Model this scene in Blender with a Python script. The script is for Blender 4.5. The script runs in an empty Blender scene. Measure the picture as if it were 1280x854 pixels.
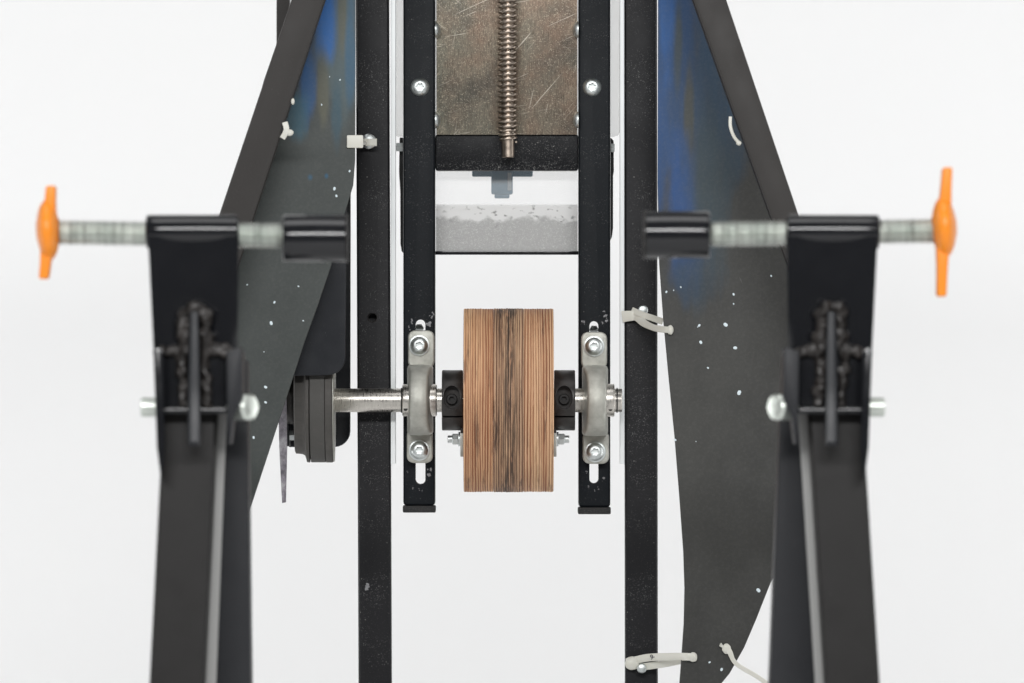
import bpy, bmesh, math, random
from mathutils import Vector, Matrix, noise
random.seed(7)
C = bpy.context.scene
R = math.radians
S = 0.0007          # metres per photo unit in the sharp plane
D = 9000.0          # camera distance in the same unit
FLOOR = -0.92

# ------------------------------------------------------------------ camera
cam = bpy.data.cameras.new('camera'); camo = bpy.data.objects.new('camera', cam)
C.collection.objects.link(camo); C.camera = camo
camo.location = (0, -D*S, 0); camo.rotation_euler = (R(90), 0, 0)
cam.sensor_width = 36; cam.lens = 36*D/1280
cam.clip_start = 0.05; cam.clip_end = 60
cam.dof.use_dof = True; cam.dof.focus_distance = D*S - 0.01; cam.dof.aperture_fstop = 5.8
cam.dof.aperture_blades = 9
# ------------------------------------------------------------------ world + lamps
w = bpy.data.worlds.new('World'); C.world = w; w.use_nodes = True
bg = w.node_tree.nodes['Background']
bg.inputs[0].default_value = (0.96, 0.98, 1.0, 1); bg.inputs[1].default_value = 0.12
C.view_settings.view_transform = 'Standard'; C.view_settings.look = 'None'
C.view_settings.exposure = 0.0; C.view_settings.gamma = 1.0; C.view_settings.use_curve_mapping = False
def area(name, loc, target, sx, sy, watts, col=(1, 1, 1)):
    l = bpy.data.lights.new(name, 'AREA'); l.shape = 'RECTANGLE'; l.size = sx; l.size_y = sy
    l.energy = watts; l.color = col
    o = bpy.data.objects.new(name, l); C.collection.objects.link(o); o.location = loc
    o.rotation_euler = (Vector(target)-Vector(loc)).to_track_quat('-Z', 'Y').to_euler()
    return o
area('key_softbox', (0, -3.9, 1.45), (0, 0, 0), 3.8, 0.30, 118)
area('top_softbox', (0, -0.9, 2.6), (0, 0, 0), 2.6, 1.2, 26)
area('left_softbox', (-3.0, -2.0, 0.3), (0, 0, 0), 0.8, 2.0, 4)
area('right_softbox', (3.0, -2.0, 0.3), (0, 0, 0), 0.8, 2.0, 4)
area('backdrop_lamp_left', (-2.0, 0.2, 0.1), (0.5, 1.9, -0.15), 0.6, 1.8, 16.8)
area('backdrop_lamp_right', (2.0, 0.2, 0.1), (-0.5, 1.9, -0.15), 0.6, 1.8, 17.1)

# ------------------------------------------------------------------ node helpers
class N:
    def __init__(s, name):
        s.m = bpy.data.materials.new(name); s.m.use_nodes = True
        s.t = s.m.node_tree; s.p = s.t.nodes['Principled BSDF']; s.o = s.t.nodes['Material Output']
        s.tc = s.t.nodes.new('ShaderNodeTexCoord')
    def set(s, **k):
        for a, v in k.items():
            i = s.p.inputs[a.replace('_', ' ')]
            if hasattr(v, 'is_output') or isinstance(v, bpy.types.NodeSocket): s.t.links.new(v, i)
            else: i.default_value = (*v, 1) if isinstance(v, (tuple, list)) and len(v) == 3 and i.type == 'RGBA' else v
        return s
    def put(s, sock, v):
        if isinstance(v, bpy.types.NodeSocket): s.t.links.new(v, sock)
        else: sock.default_value = (*v, 1) if isinstance(v, (tuple, list)) and len(v) == 3 and sock.type == 'RGBA' else v
    def mp(s, scale=(1, 1, 1), loc=(0, 0, 0), rot=(0, 0, 0), src=None):
        n = s.t.nodes.new('ShaderNodeMapping'); s.t.links.new(src or s.tc.outputs['Object'], n.inputs[0])
        n.inputs['Location'].default_value = loc; n.inputs['Rotation'].default_value = rot; n.inputs['Scale'].default_value = scale
        return n.outputs[0]
    def noise(s, scale, vec=None, detail=4, rough=0.55, dist=0):
        n = s.t.nodes.new('ShaderNodeTexNoise'); s.t.links.new(vec or s.tc.outputs['Object'], n.inputs['Vector'])
        n.inputs['Scale'].default_value = scale; n.inputs['Detail'].default_value = detail
        n.inputs['Roughness'].default_value = rough; n.inputs['Distortion'].default_value = dist
        return n.outputs['Fac']
    def voro(s, scale, vec=None, out='Distance', rnd=1):
        n = s.t.nodes.new('ShaderNodeTexVoronoi'); s.t.links.new(vec or s.tc.outputs['Object'], n.inputs['Vector'])
        n.inputs['Scale'].default_value = scale; n.inputs['Randomness'].default_value = rnd
        return n.outputs[out]
    def rng(s, v, a, b, c=0.0, d=1.0, smooth=False):
        n = s.t.nodes.new('ShaderNodeMapRange'); s.put(n.inputs[0], v)
        for i, x in zip((1, 2, 3, 4), (a, b, c, d)): n.inputs[i].default_value = x
        if smooth: n.interpolation_type = 'SMOOTHSTEP'
        return n.outputs[0]
    def math(s, op, a, b=0.0):
        n = s.t.nodes.new('ShaderNodeMath'); n.operation = op; s.put(n.inputs[0], a); s.put(n.inputs[1], b)
        return n.outputs[0]
    def mix(s, f, a, b):
        n = s.t.nodes.new('ShaderNodeMix'); n.data_type = 'RGBA'
        s.put(n.inputs[0], f); s.put(n.inputs[6], a); s.put(n.inputs[7], b)
        return n.outputs[2]
    def ramp(s, v, stops):
        n = s.t.nodes.new('ShaderNodeValToRGB'); s.t.links.new(v, n.inputs[0])
        e = n.color_ramp.elements
        while len(e) < len(stops): e.new(0.5)
        for q, (p, c) in zip(e, stops): q.position = p; q.color = (*c, 1)
        return n.outputs[0]
    def bump(s, h, strength=0.3, dist=0.001):
        n = s.t.nodes.new('ShaderNodeBump'); n.inputs['Strength'].default_value = strength
        n.inputs['Distance'].default_value = dist; s.put(n.inputs['Height'], h)
        s.t.links.new(n.outputs[0], s.p.inputs['Normal'])
    def blob(s, cx, cz, rx, rz, wob=0.35, scale=18):
        # soft stain with a ragged outline, centre and radii in metres
        v = s.mp((1/rx, 0, 1/rz), (-cx/rx, 0, -cz/rz))
        n = s.t.nodes.new('ShaderNodeVectorMath'); n.operation = 'LENGTH'; s.t.links.new(v, n.inputs[0])
        nz = s.noise(scale, s.mp((2.2, 1, 0.6)), 4)
        f = s.math('ADD', n.outputs['Value'], s.rng(nz, 0.3, 0.7, -wob, wob))
        return s.rng(f, 0.35, 1.1, 1, 0, True)

def paint(name, base, rough=0.42, dust=0.5, spec=0.4, bump=0.25, dustscale=330, coat=0.0):
    n = N(name)
    d = n.rng(n.voro(dustscale), 0.10, 0.16, 1, 0)
    patch = n.rng(n.noise(60, detail=5), 0.52, 0.72)
    few = n.rng(n.noise(900, detail=1), 0.55, 0.62)
    m1 = n.math('MULTIPLY', n.math('MULTIPLY', d, few), n.math('ADD', n.math('MULTIPLY', patch, 1.0), 0.15))
    m = n.math('MULTIPLY', m1, dust)
    film = n.rng(n.noise(14, detail=6), 0.35, 0.8, 0, 0.25*dust)
    c = n.mix(film, base, tuple(min(1, x*1.8+0.012) for x in base))
    # hairline scratches
    scr = n.rng(n.noise(30, n.mp((9, 9, 0.8), src=n.mp(rot=(0, 0.5, 0))), 3), 0.76, 0.79)
    c = n.mix(n.math('MULTIPLY', scr, 0.35*dust), c, (0.25, 0.25, 0.25))
    c = n.mix(m, c, (0.62, 0.6, 0.57))
    grit = n.math('MULTIPLY', n.rng(n.noise(1100, detail=2, rough=0.6), 0.62, 0.70), n.rng(n.noise(35, detail=4), 0.42, 0.7, 0.1, 1))
    c = n.mix(n.math('MULTIPLY', grit, 0.5*min(1, dust)), c, (0.4, 0.4, 0.39))
    n.set(Base_Color=c, Roughness=n.rng(n.noise(40, detail=5), 0.3, 0.7, rough-0.05, rough+0.08), Specular_IOR_Level=spec, Coat_Weight=coat, Coat_Roughness=0.12)
    n.bump(n.noise(1500, detail=3), bump, 0.0004)
    return n.m
def dust_edge(m, z0, z1):
    t = m.node_tree; p = t.nodes['Principled BSDF']; old = p.inputs['Base Color'].links[0].from_socket
    n = N.__new__(N); n.m = m; n.t = t; n.p = p; n.o = t.nodes['Material Output']; n.tc = [x for x in t.nodes if x.type == 'TEX_COORD'][0]
    sep = t.nodes.new('ShaderNodeSeparateXYZ'); t.links.new(n.tc.outputs['Object'], sep.inputs[0])
    g = n.math('MULTIPLY', n.rng(sep.outputs[2], z0, z1, 1, 0.12), n.rng(n.noise(900, detail=3, rough=0.8), 0.60, 0.65))
    t.links.new(n.mix(n.math('MULTIPLY', g, 0.8), old, (0.5, 0.5, 0.48)), p.inputs['Base Color'])
def metal(name, base, rough=0.3, var=0.25, stretch=(1, 1, 1), scale=150, metallic=1.0, dark=(0.06, 0.05, 0.045), grime=0.5, bump=0.15):
    n = N(name)
    a = n.noise(scale, n.mp(stretch), 6)
    g = n.rng(n.noise(scale*0.5, detail=6), 0.5, 0.75, 0, grime)
    c = n.mix(n.rng(a, 0.3, 0.7), tuple(x*(1-var) for x in base), tuple(min(1, x*(1+var)) for x in base))
    c = n.mix(g, c, dark)
    n.set(Base_Color=c, Metallic=metallic, Roughness=n.rng(a, 0.3, 0.7, rough-0.08, rough+0.12))
    n.bump(a, bump, 0.0003)
    return n.m

M = {}
M['black'] = paint('black_powder_coat', (0.0105, 0.0105, 0.012), 0.42, 1.0, spec=0.2)
M['rail'] = paint('rail_black_paint', (0.0075, 0.0095, 0.012), 0.40, 0.6, spec=0.14)
M['dusty'] = paint('dusty_black_paint', (0.007, 0.0075, 0.009), 0.42, 1.9, dustscale=420, spec=0.14)
dust_edge(M['dusty'], -0.015, -0.006)
M['brace'] = paint('matte_charcoal_paint', (0.034, 0.031, 0.029), 0.5, 0.1, spec=0.3)
M['leg'] = paint('satin_charcoal_paint', (0.017, 0.016, 0.0155), 0.42, 0.15, spec=0.28)
M['legdark'] = paint('slate_charcoal_paint', (0.018, 0.019, 0.022), 0.42, 0.15, spec=0.28)
M['gloss'] = paint('glossy_black_paint', (0.009, 0.0095, 0.0115), 0.11, 0.0, spec=0.55, bump=0.0)
M['guard'] = paint('blue_black_guard_paint', (0.012, 0.0135, 0.017), 0.34, 0.15, spec=0.35)
M['cap'] = paint('black_plastic', (0.014, 0.014, 0.014), 0.55, 1.2, bump=1.0)
M['zinc'] = metal('zinc_plated_steel', (0.76, 0.80, 0.79), 0.42, 0.15, grime=0.35, dark=(0.1, 0.11, 0.11))
M['shaft'] = metal('turned_steel', (0.66, 0.63, 0.58), 0.3, 0.10, (4, 0.5, 0.5), 300, grime=0.12, bump=0.05)
M['rod'] = metal('galvanised_thread', (0.78, 0.83, 0.77), 0.34, 0.18, grime=0.35, metallic=0.8)
def rod_mat():
    n = N('galvanised_thread')
    rings = n.noise(260, n.mp((1, 0.02, 0.02)), 4, 0.75)
    c = n.mix(n.rng(n.noise(50, n.mp((1, 0.4, 0.4)), 4), 0.35, 0.7), (0.78, 0.80, 0.76), (0.58, 0.62, 0.58))
    c = n.mix(n.rng(rings, 0.50, 0.66, 0, 0.8), c, (0.16, 0.17, 0.15))
    n.set(Base_Color=c, Metallic=0.75, Roughness=0.36); return n.m
M['thread'] = rod_mat()
M['screw'] = metal('oily_steel', (0.50, 0.42, 0.35), 0.34, 0.3, grime=0.5, dark=(0.06, 0.035, 0.02))
M['collar'] = metal('black_oxide_steel', (0.045, 0.042, 0.040), 0.38, 0.25, metallic=0.5, grime=0.1)
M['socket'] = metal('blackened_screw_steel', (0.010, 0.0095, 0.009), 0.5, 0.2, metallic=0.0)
M['chip'] = metal('bare_chipped_metal', (0.24, 0.24, 0.25), 0.5, 0.4, metallic=0.3)
M['rubber'] = metal('worn_black_rubber', (0.062, 0.058, 0.053), 0.65, 0.2, (0.2, 3, 3), 200, metallic=0.0, dark=(0.12, 0.11, 0.1), grime=0.35, bump=0.5)
M['belt'] = metal('grey_belt_rubber', (0.070, 0.068, 0.063), 0.7, 0.15, (3, 3, 3), 400, metallic=0.0, dark=(0.11, 0.10, 0.095), grime=0.3, bump=0.8)
M['weld'] = metal('weld_bead', (0.022, 0.019, 0.0175), 0.35, 0.5, metallic=0.1, grime=0.3)
M['lit_side'] = paint('lit_side_grey', (0.40, 0.40, 0.39), 0.5, 0.1)  # pale grey imitating light on the front leg's inner side face
M['alu'] = metal('mill_aluminium', (0.60, 0.62, 0.63), 0.42, 0.05, grime=0.05, metallic=0.35)

def cast():
    n = N('cast_zinc_alloy')
    a = n.noise(120, detail=7); b = n.noise(1400, detail=2)
    c = n.mix(n.rng(a, 0.35, 0.7), (0.50, 0.50, 0.455), (0.36, 0.36, 0.32))
    c = n.mix(n.rng(b, 0.62, 0.75, 0, 0.5), c, (0.62, 0.61, 0.56))
    n.set(Base_Color=c, Metallic=0.45, Roughness=0.4); n.bump(b, 0.5, 0.0005)
    return n.m
M['cast'] = cast()
def white_panel():
    n = N('white_laminate')
    n.set(Base_Color=n.mix(n.rng(n.noise(30, detail=6), 0.4, 0.75, 0, 0.5), (0.86, 0.86, 0.85), (0.78, 0.78, 0.77)), Roughness=0.4)
    tl = n.t.nodes.new('ShaderNodeBsdfTranslucent'); tl.inputs[0].default_value = (0.92, 0.92, 0.91, 1)
    tp = n.t.nodes.new('ShaderNodeBsdfTransparent'); m0 = n.t.nodes.new('ShaderNodeMixShader'); m0.inputs[0].default_value = 0.72
    n.t.links.new(tl.outputs[0], m0.inputs[1]); n.t.links.new(tp.outputs[0], m0.inputs[2]); tl = m0
    mx = n.t.nodes.new('ShaderNodeMixShader'); mx.inputs[0].default_value = 0.85
    n.t.links.new(n.p.outputs[0], mx.inputs[1]); n.t.links.new(tl.outputs[0], mx.inputs[2]); n.t.links.new(mx.outputs[0], n.o.inputs[0])
    return n.m
M['white'] = white_panel()
def strip_white():
    n = N('bright_aluminium_strip')
    n.set(Base_Color=n.mix(n.rng(n.noise(90, n.mp((1, 1, 0.2)), 5), 0.5, 0.7, 0, 0.5), (0.88, 0.91, 0.91), (0.72, 0.75, 0.76)), Roughness=0.4, Metallic=0.1)
    return n.m
M['strip'] = strip_white()
def steel_plate():
    n = N('scratched_steel_plate')
    brush = n.noise(700, n.mp((2.2, 1, 0.16)), 5, 0.7)
    side = n.t.nodes.new('ShaderNodeSeparateXYZ'); n.t.links.new(n.tc.outputs['Object'], side.inputs[0])
    big = n.math('ADD', n.noise(16, n.mp((1, 1, 1)), 6, 0.6), n.math('MULTIPLY', side.outputs[0], 2.0))
    c = n.mix(n.rng(big, 0.40, 0.62), (0.25, 0.235, 0.185), (0.30, 0.215, 0.16))
    c = n.mix(n.rng(n.noise(22, n.mp((1, 1, 1), (5, 0, 2)), 6, 0.65), 0.44, 0.66, 0, 0.75), c, (0.10, 0.105, 0.095))
    c = n.mix(n.rng(n.noise(20, n.mp((1, 1, 1), (1, 0, 9)), 6, 0.65), 0.52, 0.72, 0, 0.5), c, (0.50, 0.44, 0.33))
    c = n.mix(n.rng(brush, 0.46, 0.62, 0, 0.7), c, (0.08, 0.065, 0.05))
    c = n.mix(n.rng(n.noise(700, n.mp((1, 1, 1), (9, 1, 5)), 3, 0.8), 0.62, 0.68, 0, 0.7), c, (0.02, 0.016, 0.014))
    c = n.mix(n.rng(n.noise(900, n.mp((1, 1, 1), (3, 1, 5)), 3, 0.8), 0.57, 0.66, 0, 0.7), c, (0.80, 0.70, 0.54))
    zone = n.rng(n.noise(22, n.mp((1, 1, 1), (2, 0, 7)), 3), 0.38, 0.55)
    for rot, sc, th, k in ((0.17, 20, 0.70, 0.75), (-0.65, 18, 0.70, 0.7), (0.85, 17, 0.70, 0.7), (-0.1, 30, 0.72, 0.6), (0.42, 22, 0.70, 0.7), (1.35, 18, 0.71, 0.6)):
        s = n.noise(sc, n.mp((0.8, 1, 34), (rot*9, 0, rot*3), src=n.mp(rot=(0, rot, 0))), 2, 0.5, 0.25)
        c = n.mix(n.math('MULTIPLY', n.rng(s, th-0.005, th+0.015, 0, k), zone), c, (0.90, 0.82, 0.70))
    sep = n.t.nodes.new('ShaderNodeSeparateXYZ'); n.t.links.new(n.tc.outputs['Object'], sep.inputs[0])
    rust = n.math('MULTIPLY', n.rng(sep.outputs[0], -0.002, -0.016, 1, 0), n.rng(sep.outputs[0], 0.016, 0.006, 0, 1))
    c = n.mix(n.math('MULTIPLY', rust, n.rng(n.noise(60, detail=5), 0.4, 0.7, 0.1, 0.6)), c, (0.10, 0.05, 0.025))
    n.set(Base_Color=c, Metallic=0.75, Roughness=n.rng(brush, 0.3, 0.7, 0.28, 0.45)); n.bump(brush, 0.35, 0.0004)
    return n.m
M['plate'] = steel_plate()
def sheet(name, base, blobs, base2):
    n = N(name)
    st = n.noise(20, n.mp((3.4, 1, 0.42)), 4)
    c = n.mix(n.rng(n.noise(8, detail=5), 0.35, 0.7), base, base2)
    allm = None
    for (cx, cz, rx, rz, col, k) in blobs:
        m = n.math('MULTIPLY', n.blob(cx, cz, rx, rz), n.rng(st, 0.30, 0.62, 0.6*k, k))
        c = n.mix(m, c, col)
    c = n.mix(n.rng(n.noise(420, detail=4, rough=0.7), 0.45, 0.75, 0, 0.10), c, (0.19, 0.19, 0.17))
    scr = n.rng(n.noise(13, n.mp((14, 1, 0.8), src=n.mp(rot=(0, 0.45, 0))), 2), 0.78, 0.80, 0, 0.5)
    c = n.mix(scr, c, (0.3, 0.3, 0.28))
    n.set(Base_Color=c, Metallic=0.25, Roughness=n.rng(n.noise(30, detail=5), 0.3, 0.7, 0.36, 0.50), Specular_IOR_Level=0.5)
    n.bump(n.noise(900, detail=3), 0.12, 0.0003)
    return n.m
def clear_panel():
    n = N('scuffed_clear_plastic')
    # scuffed lower band with a ragged upper outline, and dark flecks in it
    sep = n.t.nodes.new('ShaderNodeSeparateXYZ'); n.t.links.new(n.tc.outputs['Object'], sep.inputs[0])
    z = n.math('ADD', sep.outputs[2], n.rng(n.noise(70, detail=5), 0.3, 0.7, -0.004, 0.004))
    band = n.rng(sep.outputs[2], -0.0085, -0.0070, 1, 0)
    low = n.rng(z, -0.0225, -0.0190, 1, 0)
    fleck = n.math('MULTIPLY', n.math('MULTIPLY', n.rng(n.noise(150, n.mp((1, 1, 1.6)), 3), 0.57, 0.68), n.rng(n.noise(40, detail=2), 0.40, 0.52)), n.rng(z, -0.030, -0.020, 0.12, 1))
    sp = n.rng(n.noise(1500, detail=3), 0.55, 0.68)
    c = n.mix(band, (0.92, 0.93, 0.93), (0.90, 0.90, 0.89))
    c = n.mix(low, c, n.mix(sp, (0.46, 0.46, 0.45), (0.82, 0.82, 0.81)))
    c = n.mix(n.math('MULTIPLY', fleck, band), c, (0.22, 0.22, 0.21))
    crack = n.rng(n.noise(30, n.mp((5, 1, 0.7)), 2), 0.77, 0.79, 0, 0.6)
    c = n.mix(crack, c, (0.3, 0.3, 0.3))
    n.set(Base_Color=c, Roughness=0.3)
    tr = n.t.nodes.new('ShaderNodeBsdfTransparent'); mx = n.t.nodes.new('ShaderNodeMixShader')
    n.put(mx.inputs[0], n.math('ADD', n.math('MULTIPLY', band, 0.55), 0.14))
    n.t.links.new(tr.outputs[0], mx.inputs[1]); n.t.links.new(n.p.outputs[0], mx.inputs[2])
    n.t.links.new(mx.outputs[0], n.o.inputs[0])
    return n.m
M['clear'] = clear_panel()
def scuffed_strip():
    n = N('scratched_smoky_plastic')
    a = n.noise(60, n.mp((1, 1, 0.7)), 6, 0.7)
    n.set(Base_Color=n.ramp(a, [(0.38, (0.12, 0.11, 0.13)), (0.49, (0.26, 0.24, 0.27)), (0.62, (0.50, 0.49, 0.51))]), Roughness=0.4)
    return n.m
M['smoky'] = scuffed_strip()
def simple(name, col, rough, **k):
    n = N(name); n.set(Base_Color=col, Roughness=rough, **k); return n.m
M['blueclip'] = simple('blue_grey_plastic', (0.085, 0.165, 0.225), 0.4)
M['orange'] = simple('orange_plastic', (0.98, 0.30, 0.018), 0.38, Subsurface_Weight=0.15, Subsurface_Radius=(0.01, 0.004, 0.001), Subsurface_Scale=0.3)
M['orange'].node_tree.nodes['Principled BSDF'].inputs['Subsurface Scale'].default_value = 0.005
M['nylon'] = simple('natural_nylon', (0.74, 0.73, 0.66), 0.42, Subsurface_Weight=0.3, Subsurface_Radius=(0.01, 0.01, 0.008), Transmission_Weight=0.08)
M['nylon'].node_tree.nodes['Principled BSDF'].inputs['Subsurface Scale'].default_value = 0.002
M['fleck'] = simple('pale_paint_fleck', (0.72, 0.82, 0.86), 0.6)
M['ink'] = simple('black_ink', (0.03, 0.03, 0.035), 0.6)
def backdrop_mat():
    n = N('white_paper_backdrop')
    n.set(Base_Color=n.mix(n.rng(n.noise(2.0, detail=3), 0.3, 0.7), (0.86, 0.86, 0.858), (0.845, 0.845, 0.845)), Roughness=0.85, Specular_IOR_Level=0.1)
    return n.m
M['paper'] = backdrop_mat()
def wood(name, hues, seed, light, dark, period=0.0021, stain=0.6, heart=0.0):
    n = N(name)
    sep = n.t.nodes.new('ShaderNodeSeparateXYZ'); n.t.links.new(n.tc.outputs['Object'], sep.inputs[0])
    # grain runs round the rim; each ply takes its own tone along x
    v = n.mp((1, 0.02, 0.02), (seed, 0, 0))
    wob = n.noise(70, n.mp((1, 0.03, 0.03), (seed*2, 0, 0)), 4, 0.6)
    broad = n.noise(110, n.mp((1, 0.035, 0.035), (seed*3, 0, 0)), 4, 0.65)
    c = n.ramp(n.rng(broad, 0.36, 0.64), hues)
    # growth rings seen edge on: fine near-regular lines along the height
    ph = n.math('ADD', n.math('MULTIPLY', sep.outputs[0], 6.2832/period), n.math('MULTIPLY', wob, 18.0))
    ring = n.math('SINE', ph)
    amt = n.rng(n.noise(340, n.mp((1, 0.05, 0.05), (seed*6, 0, 0)), 3, 0.6), 0.35, 0.65, 0.2, 0.95)
    c = n.mix(n.math('MULTIPLY', n.rng(ring, 0.2, -0.7), 0.6), c, light)
    c = n.mix(n.math('MULTIPLY', n.rng(ring, 0.25, 0.85), amt), c, dark)
    fine = n.noise(1500, v, 5, 0.75)
    c = n.mix(n.rng(fine, 0.54, 0.68, 0, 0.55), c, (0.13, 0.055, 0.028))
    str2 = n.noise(190, n.mp((1, 0.09, 0.09), (seed*4, 0, 0)), 5, 0.7)
    c = n.mix(n.rng(str2, 0.56, 0.68, 0, stain), c, (0.07, 0.04, 0.03))
    if heart:      # weathered grey heartwood in the middle of the block
        hx = n.math('ADD', n.math('ABSOLUTE', sep.outputs[0]), n.rng(n.noise(40, n.mp((1, 0.2, 0.2), (seed, 0, 0)), 4), 0.3, 0.7, -0.005, 0.005))
        hk = n.math('MULTIPLY', n.rng(hx, 0.012, 0.002), n.rng(n.noise(420, n.mp((1, 0.05, 0.05), (seed*9, 0, 0)), 4, 0.7), 0.40, 0.56))
        c = n.mix(n.math('MULTIPLY', hk, heart), c, (0.045, 0.032, 0.026))
    c = n.mix(n.rng(n.noise(260, n.mp((1, 0.12, 0.12), (seed*7, 0, 0)), 3, 0.6), 0.64, 0.70, 0, 0.6), c, (0.60, 0.33, 0.20))
    n.set(Base_Color=c, Roughness=0.62, Specular_IOR_Level=0.3)
    n.bump(n.math('ADD', fine, str2), 0.7, 0.0006)
    return n.m
M['woodL'] = wood('red_brown_softwood', [(0.0, (0.28, 0.10, 0.045)), (0.45, (0.46, 0.225, 0.118)), (1.0, (0.66, 0.40, 0.22))], 1.3, (0.80, 0.54, 0.33), (0.20, 0.072, 0.033), stain=0.7)
M['woodM'] = wood('dark_stained_softwood', [(0.0, (0.20, 0.10, 0.06)), (0.45, (0.36, 0.20, 0.12)), (1.0, (0.58, 0.37, 0.22))], 4.7, (0.64, 0.44, 0.28), (0.07, 0.035, 0.022), 0.0020, 0.9, 0.85)
M['woodR'] = wood('tan_softwood', [(0.0, (0.27, 0.10, 0.05)), (0.45, (0.47, 0.24, 0.13)), (1.0, (0.68, 0.43, 0.25))], 8.1, (0.82, 0.57, 0.36), (0.21, 0.08, 0.038), 0.0023, 0.7)

# ------------------------------------------------------------------ mesh helpers
def U(px, py, y=0.0):
    f = (D+y)/D*S
    return Vector(((px-640)*f, y*S, (427-py)*f))
def L(v, y=0.0): return v*(D+y)/D*S
def bm_new(): return bmesh.new()
def bevel(bm, geom_edges, b, seg=2):
    if b > 0:
        bmesh.ops.bevel(bm, geom=geom_edges, offset=b, segments=seg, affect='EDGES', profile=0.6, clamp_overlap=True)
def prism(bm, pts, y0, y1, bev=0.8, seg=2, slope=None):
    """outline in photo units on the front face y0, pushed straight back to y1"""
    tmp = bmesh.new()
    fr = [];  bk = []
    for p in pts:
        dy = slope(p[0]) if slope else 0.0
        a = U(p[0], p[1], y0+dy); fr.append(tmp.verts.new(a)); bk.append(tmp.verts.new(a+Vector((0, (y1-y0)*S, 0))))
    n = len(pts)
    tmp.faces.new(fr); tmp.faces.new(bk[::-1])
    for i in range(n): tmp.faces.new((fr[i], bk[i], bk[(i+1) % n], fr[(i+1) % n]))
    bmesh.ops.recalc_face_normals(tmp, faces=tmp.faces)
    bevel(tmp, tmp.edges[:], bev*S, seg)
    merge(bm, tmp)
def merge(bm, tmp):
    me = bpy.data.meshes.new('t'); tmp.to_mesh(me); tmp.free(); bm.from_mesh(me); bpy.data.meshes.remove(me)
def rect(bm, x0, x1, py0, py1, y0, y1, bev=0.8, seg=2):
    prism(bm, [(x0, py0), (x1, py0), (x1, py1), (x0, py1)], y0, y1, bev, seg)
def frame_of(axis):
    a = Vector(axis).normalized()
    r = Vector((0, 0, 1)) if abs(a.z) < 0.9 else Vector((1, 0, 0))
    u = a.cross(r).normalized(); v = a.cross(u).normalized()
    return a, u, v
def lathe(bm, c, axis, prof, seg=32, mod=None, caps=True):
    a, u, v = frame_of(axis); c = Vector(c)
    rings = []
    for k, (t, r) in enumerate(prof):
        ring = []
        for i in range(seg):
            th = 2*math.pi*i/seg
            rr = r*(mod(k, th) if mod else 1)
            ring.append(bm.verts.new(c+a*t+u*rr*math.cos(th)+v*rr*math.sin(th)))
        rings.append(ring)
    fs = []
    for r0, r1 in zip(rings, rings[1:]):
        for i in range(seg):
            fs.append(bm.faces.new((r0[i], r0[(i+1) % seg], r1[(i+1) % seg], r1[i])))
    if caps:
        fs.append(bm.faces.new(rings[0][::-1])); fs.append(bm.faces.new(rings[-1]))
    bmesh.ops.recalc_face_normals(bm, faces=fs)
def cylx(bm, x0, x1, py, y, r, bev=1.0, seg=32, py1=None):
    """cylinder lying along the picture's x; r in photo units"""
    a = U(x0, py, y); b = U(x1, py1 if py1 is not None else py, y); ax = b-a; ln = ax.length; rr = L(r, y); bb = L(bev, y)
    lathe(bm, a, ax, [(0, rr-bb), (bb*0.35, rr-bb*0.35), (bb, rr), (ln-bb, rr), (ln-bb*0.35, rr-bb*0.35), (ln, rr-bb)], seg)
WP = {}
def finish(o, smooth=35):
    me = o.data
    if smooth:
        me.shade_smooth()
        me.set_sharp_from_angle(angle=R(smooth))
def obj(name, bm, mat, parent=None, smooth=35, center=None):
    vs = [v.co for v in bm.verts]
    lo = Vector((min(v.x for v in vs), min(v.y for v in vs), min(v.z for v in vs)))
    hi = Vector((max(v.x for v in vs), max(v.y for v in vs), max(v.z for v in vs)))
    c = Vector(center) if center else (lo+hi)/2
    bmesh.ops.translate(bm, verts=bm.verts, vec=-c)
    me = bpy.data.meshes.new(name); bm.to_mesh(me); bm.free()
    me.materials.append(mat)
    o = bpy.data.objects.new(name, me); C.collection.objects.link(o)
    finish(o, smooth)
    o.location = c - (WP[parent.name] if parent else Vector())
    if parent: o.parent = parent
    WP[o.name] = c
    return o
def inst(name, src, at, parent, rot=(0, 0, 0)):
    """a further copy of a small piece, sharing its mesh"""
    o = src.copy(); o.name = name; C.collection.objects.link(o); o.parent = parent
    for k in ('label', 'group'):
        if k in o: del o[k]
    o.location = Vector(at) - WP[parent.name]; o.rotation_euler = rot; WP[o.name] = Vector(at)
    return o
def thing(name, label, cat, loc, group=None):
    o = bpy.data.objects.new(name, None); C.collection.objects.link(o); o.location = loc
    o.empty_display_size = 0.05
    o['label'] = label; o['category'] = cat
    if group: o['group'] = group
    WP[o.name] = Vector(loc)
    return o
def tag(o, label, cat, group=None):
    o['label'] = label; o['category'] = cat
    if group: o['group'] = group
    return o
def cut(o, cutters):
    for bm in cutters:
        me = bpy.data.meshes.new('cutter'); bm.to_mesh(me); bm.free()
        co = bpy.data.objects.new('cutter', me); C.collection.objects.link(co)
        base = WP[o.name]
        for v in me.vertices: v.co -= base
        oo = bpy.data.objects.new('work', o.data); C.collection.objects.link(oo)
        md = oo.modifiers.new('b', 'BOOLEAN'); md.operation = 'DIFFERENCE'; md.object = co; md.solver = 'EXACT'
        dg = bpy.context.evaluated_depsgraph_get(); dg.update()
        new = bpy.data.meshes.new_from_object(oo.evaluated_get(dg))
        new.name = o.data.name
        o.data = new
        bpy.data.objects.remove(oo); bpy.data.objects.remove(co)
    finish(o, 30)

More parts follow.
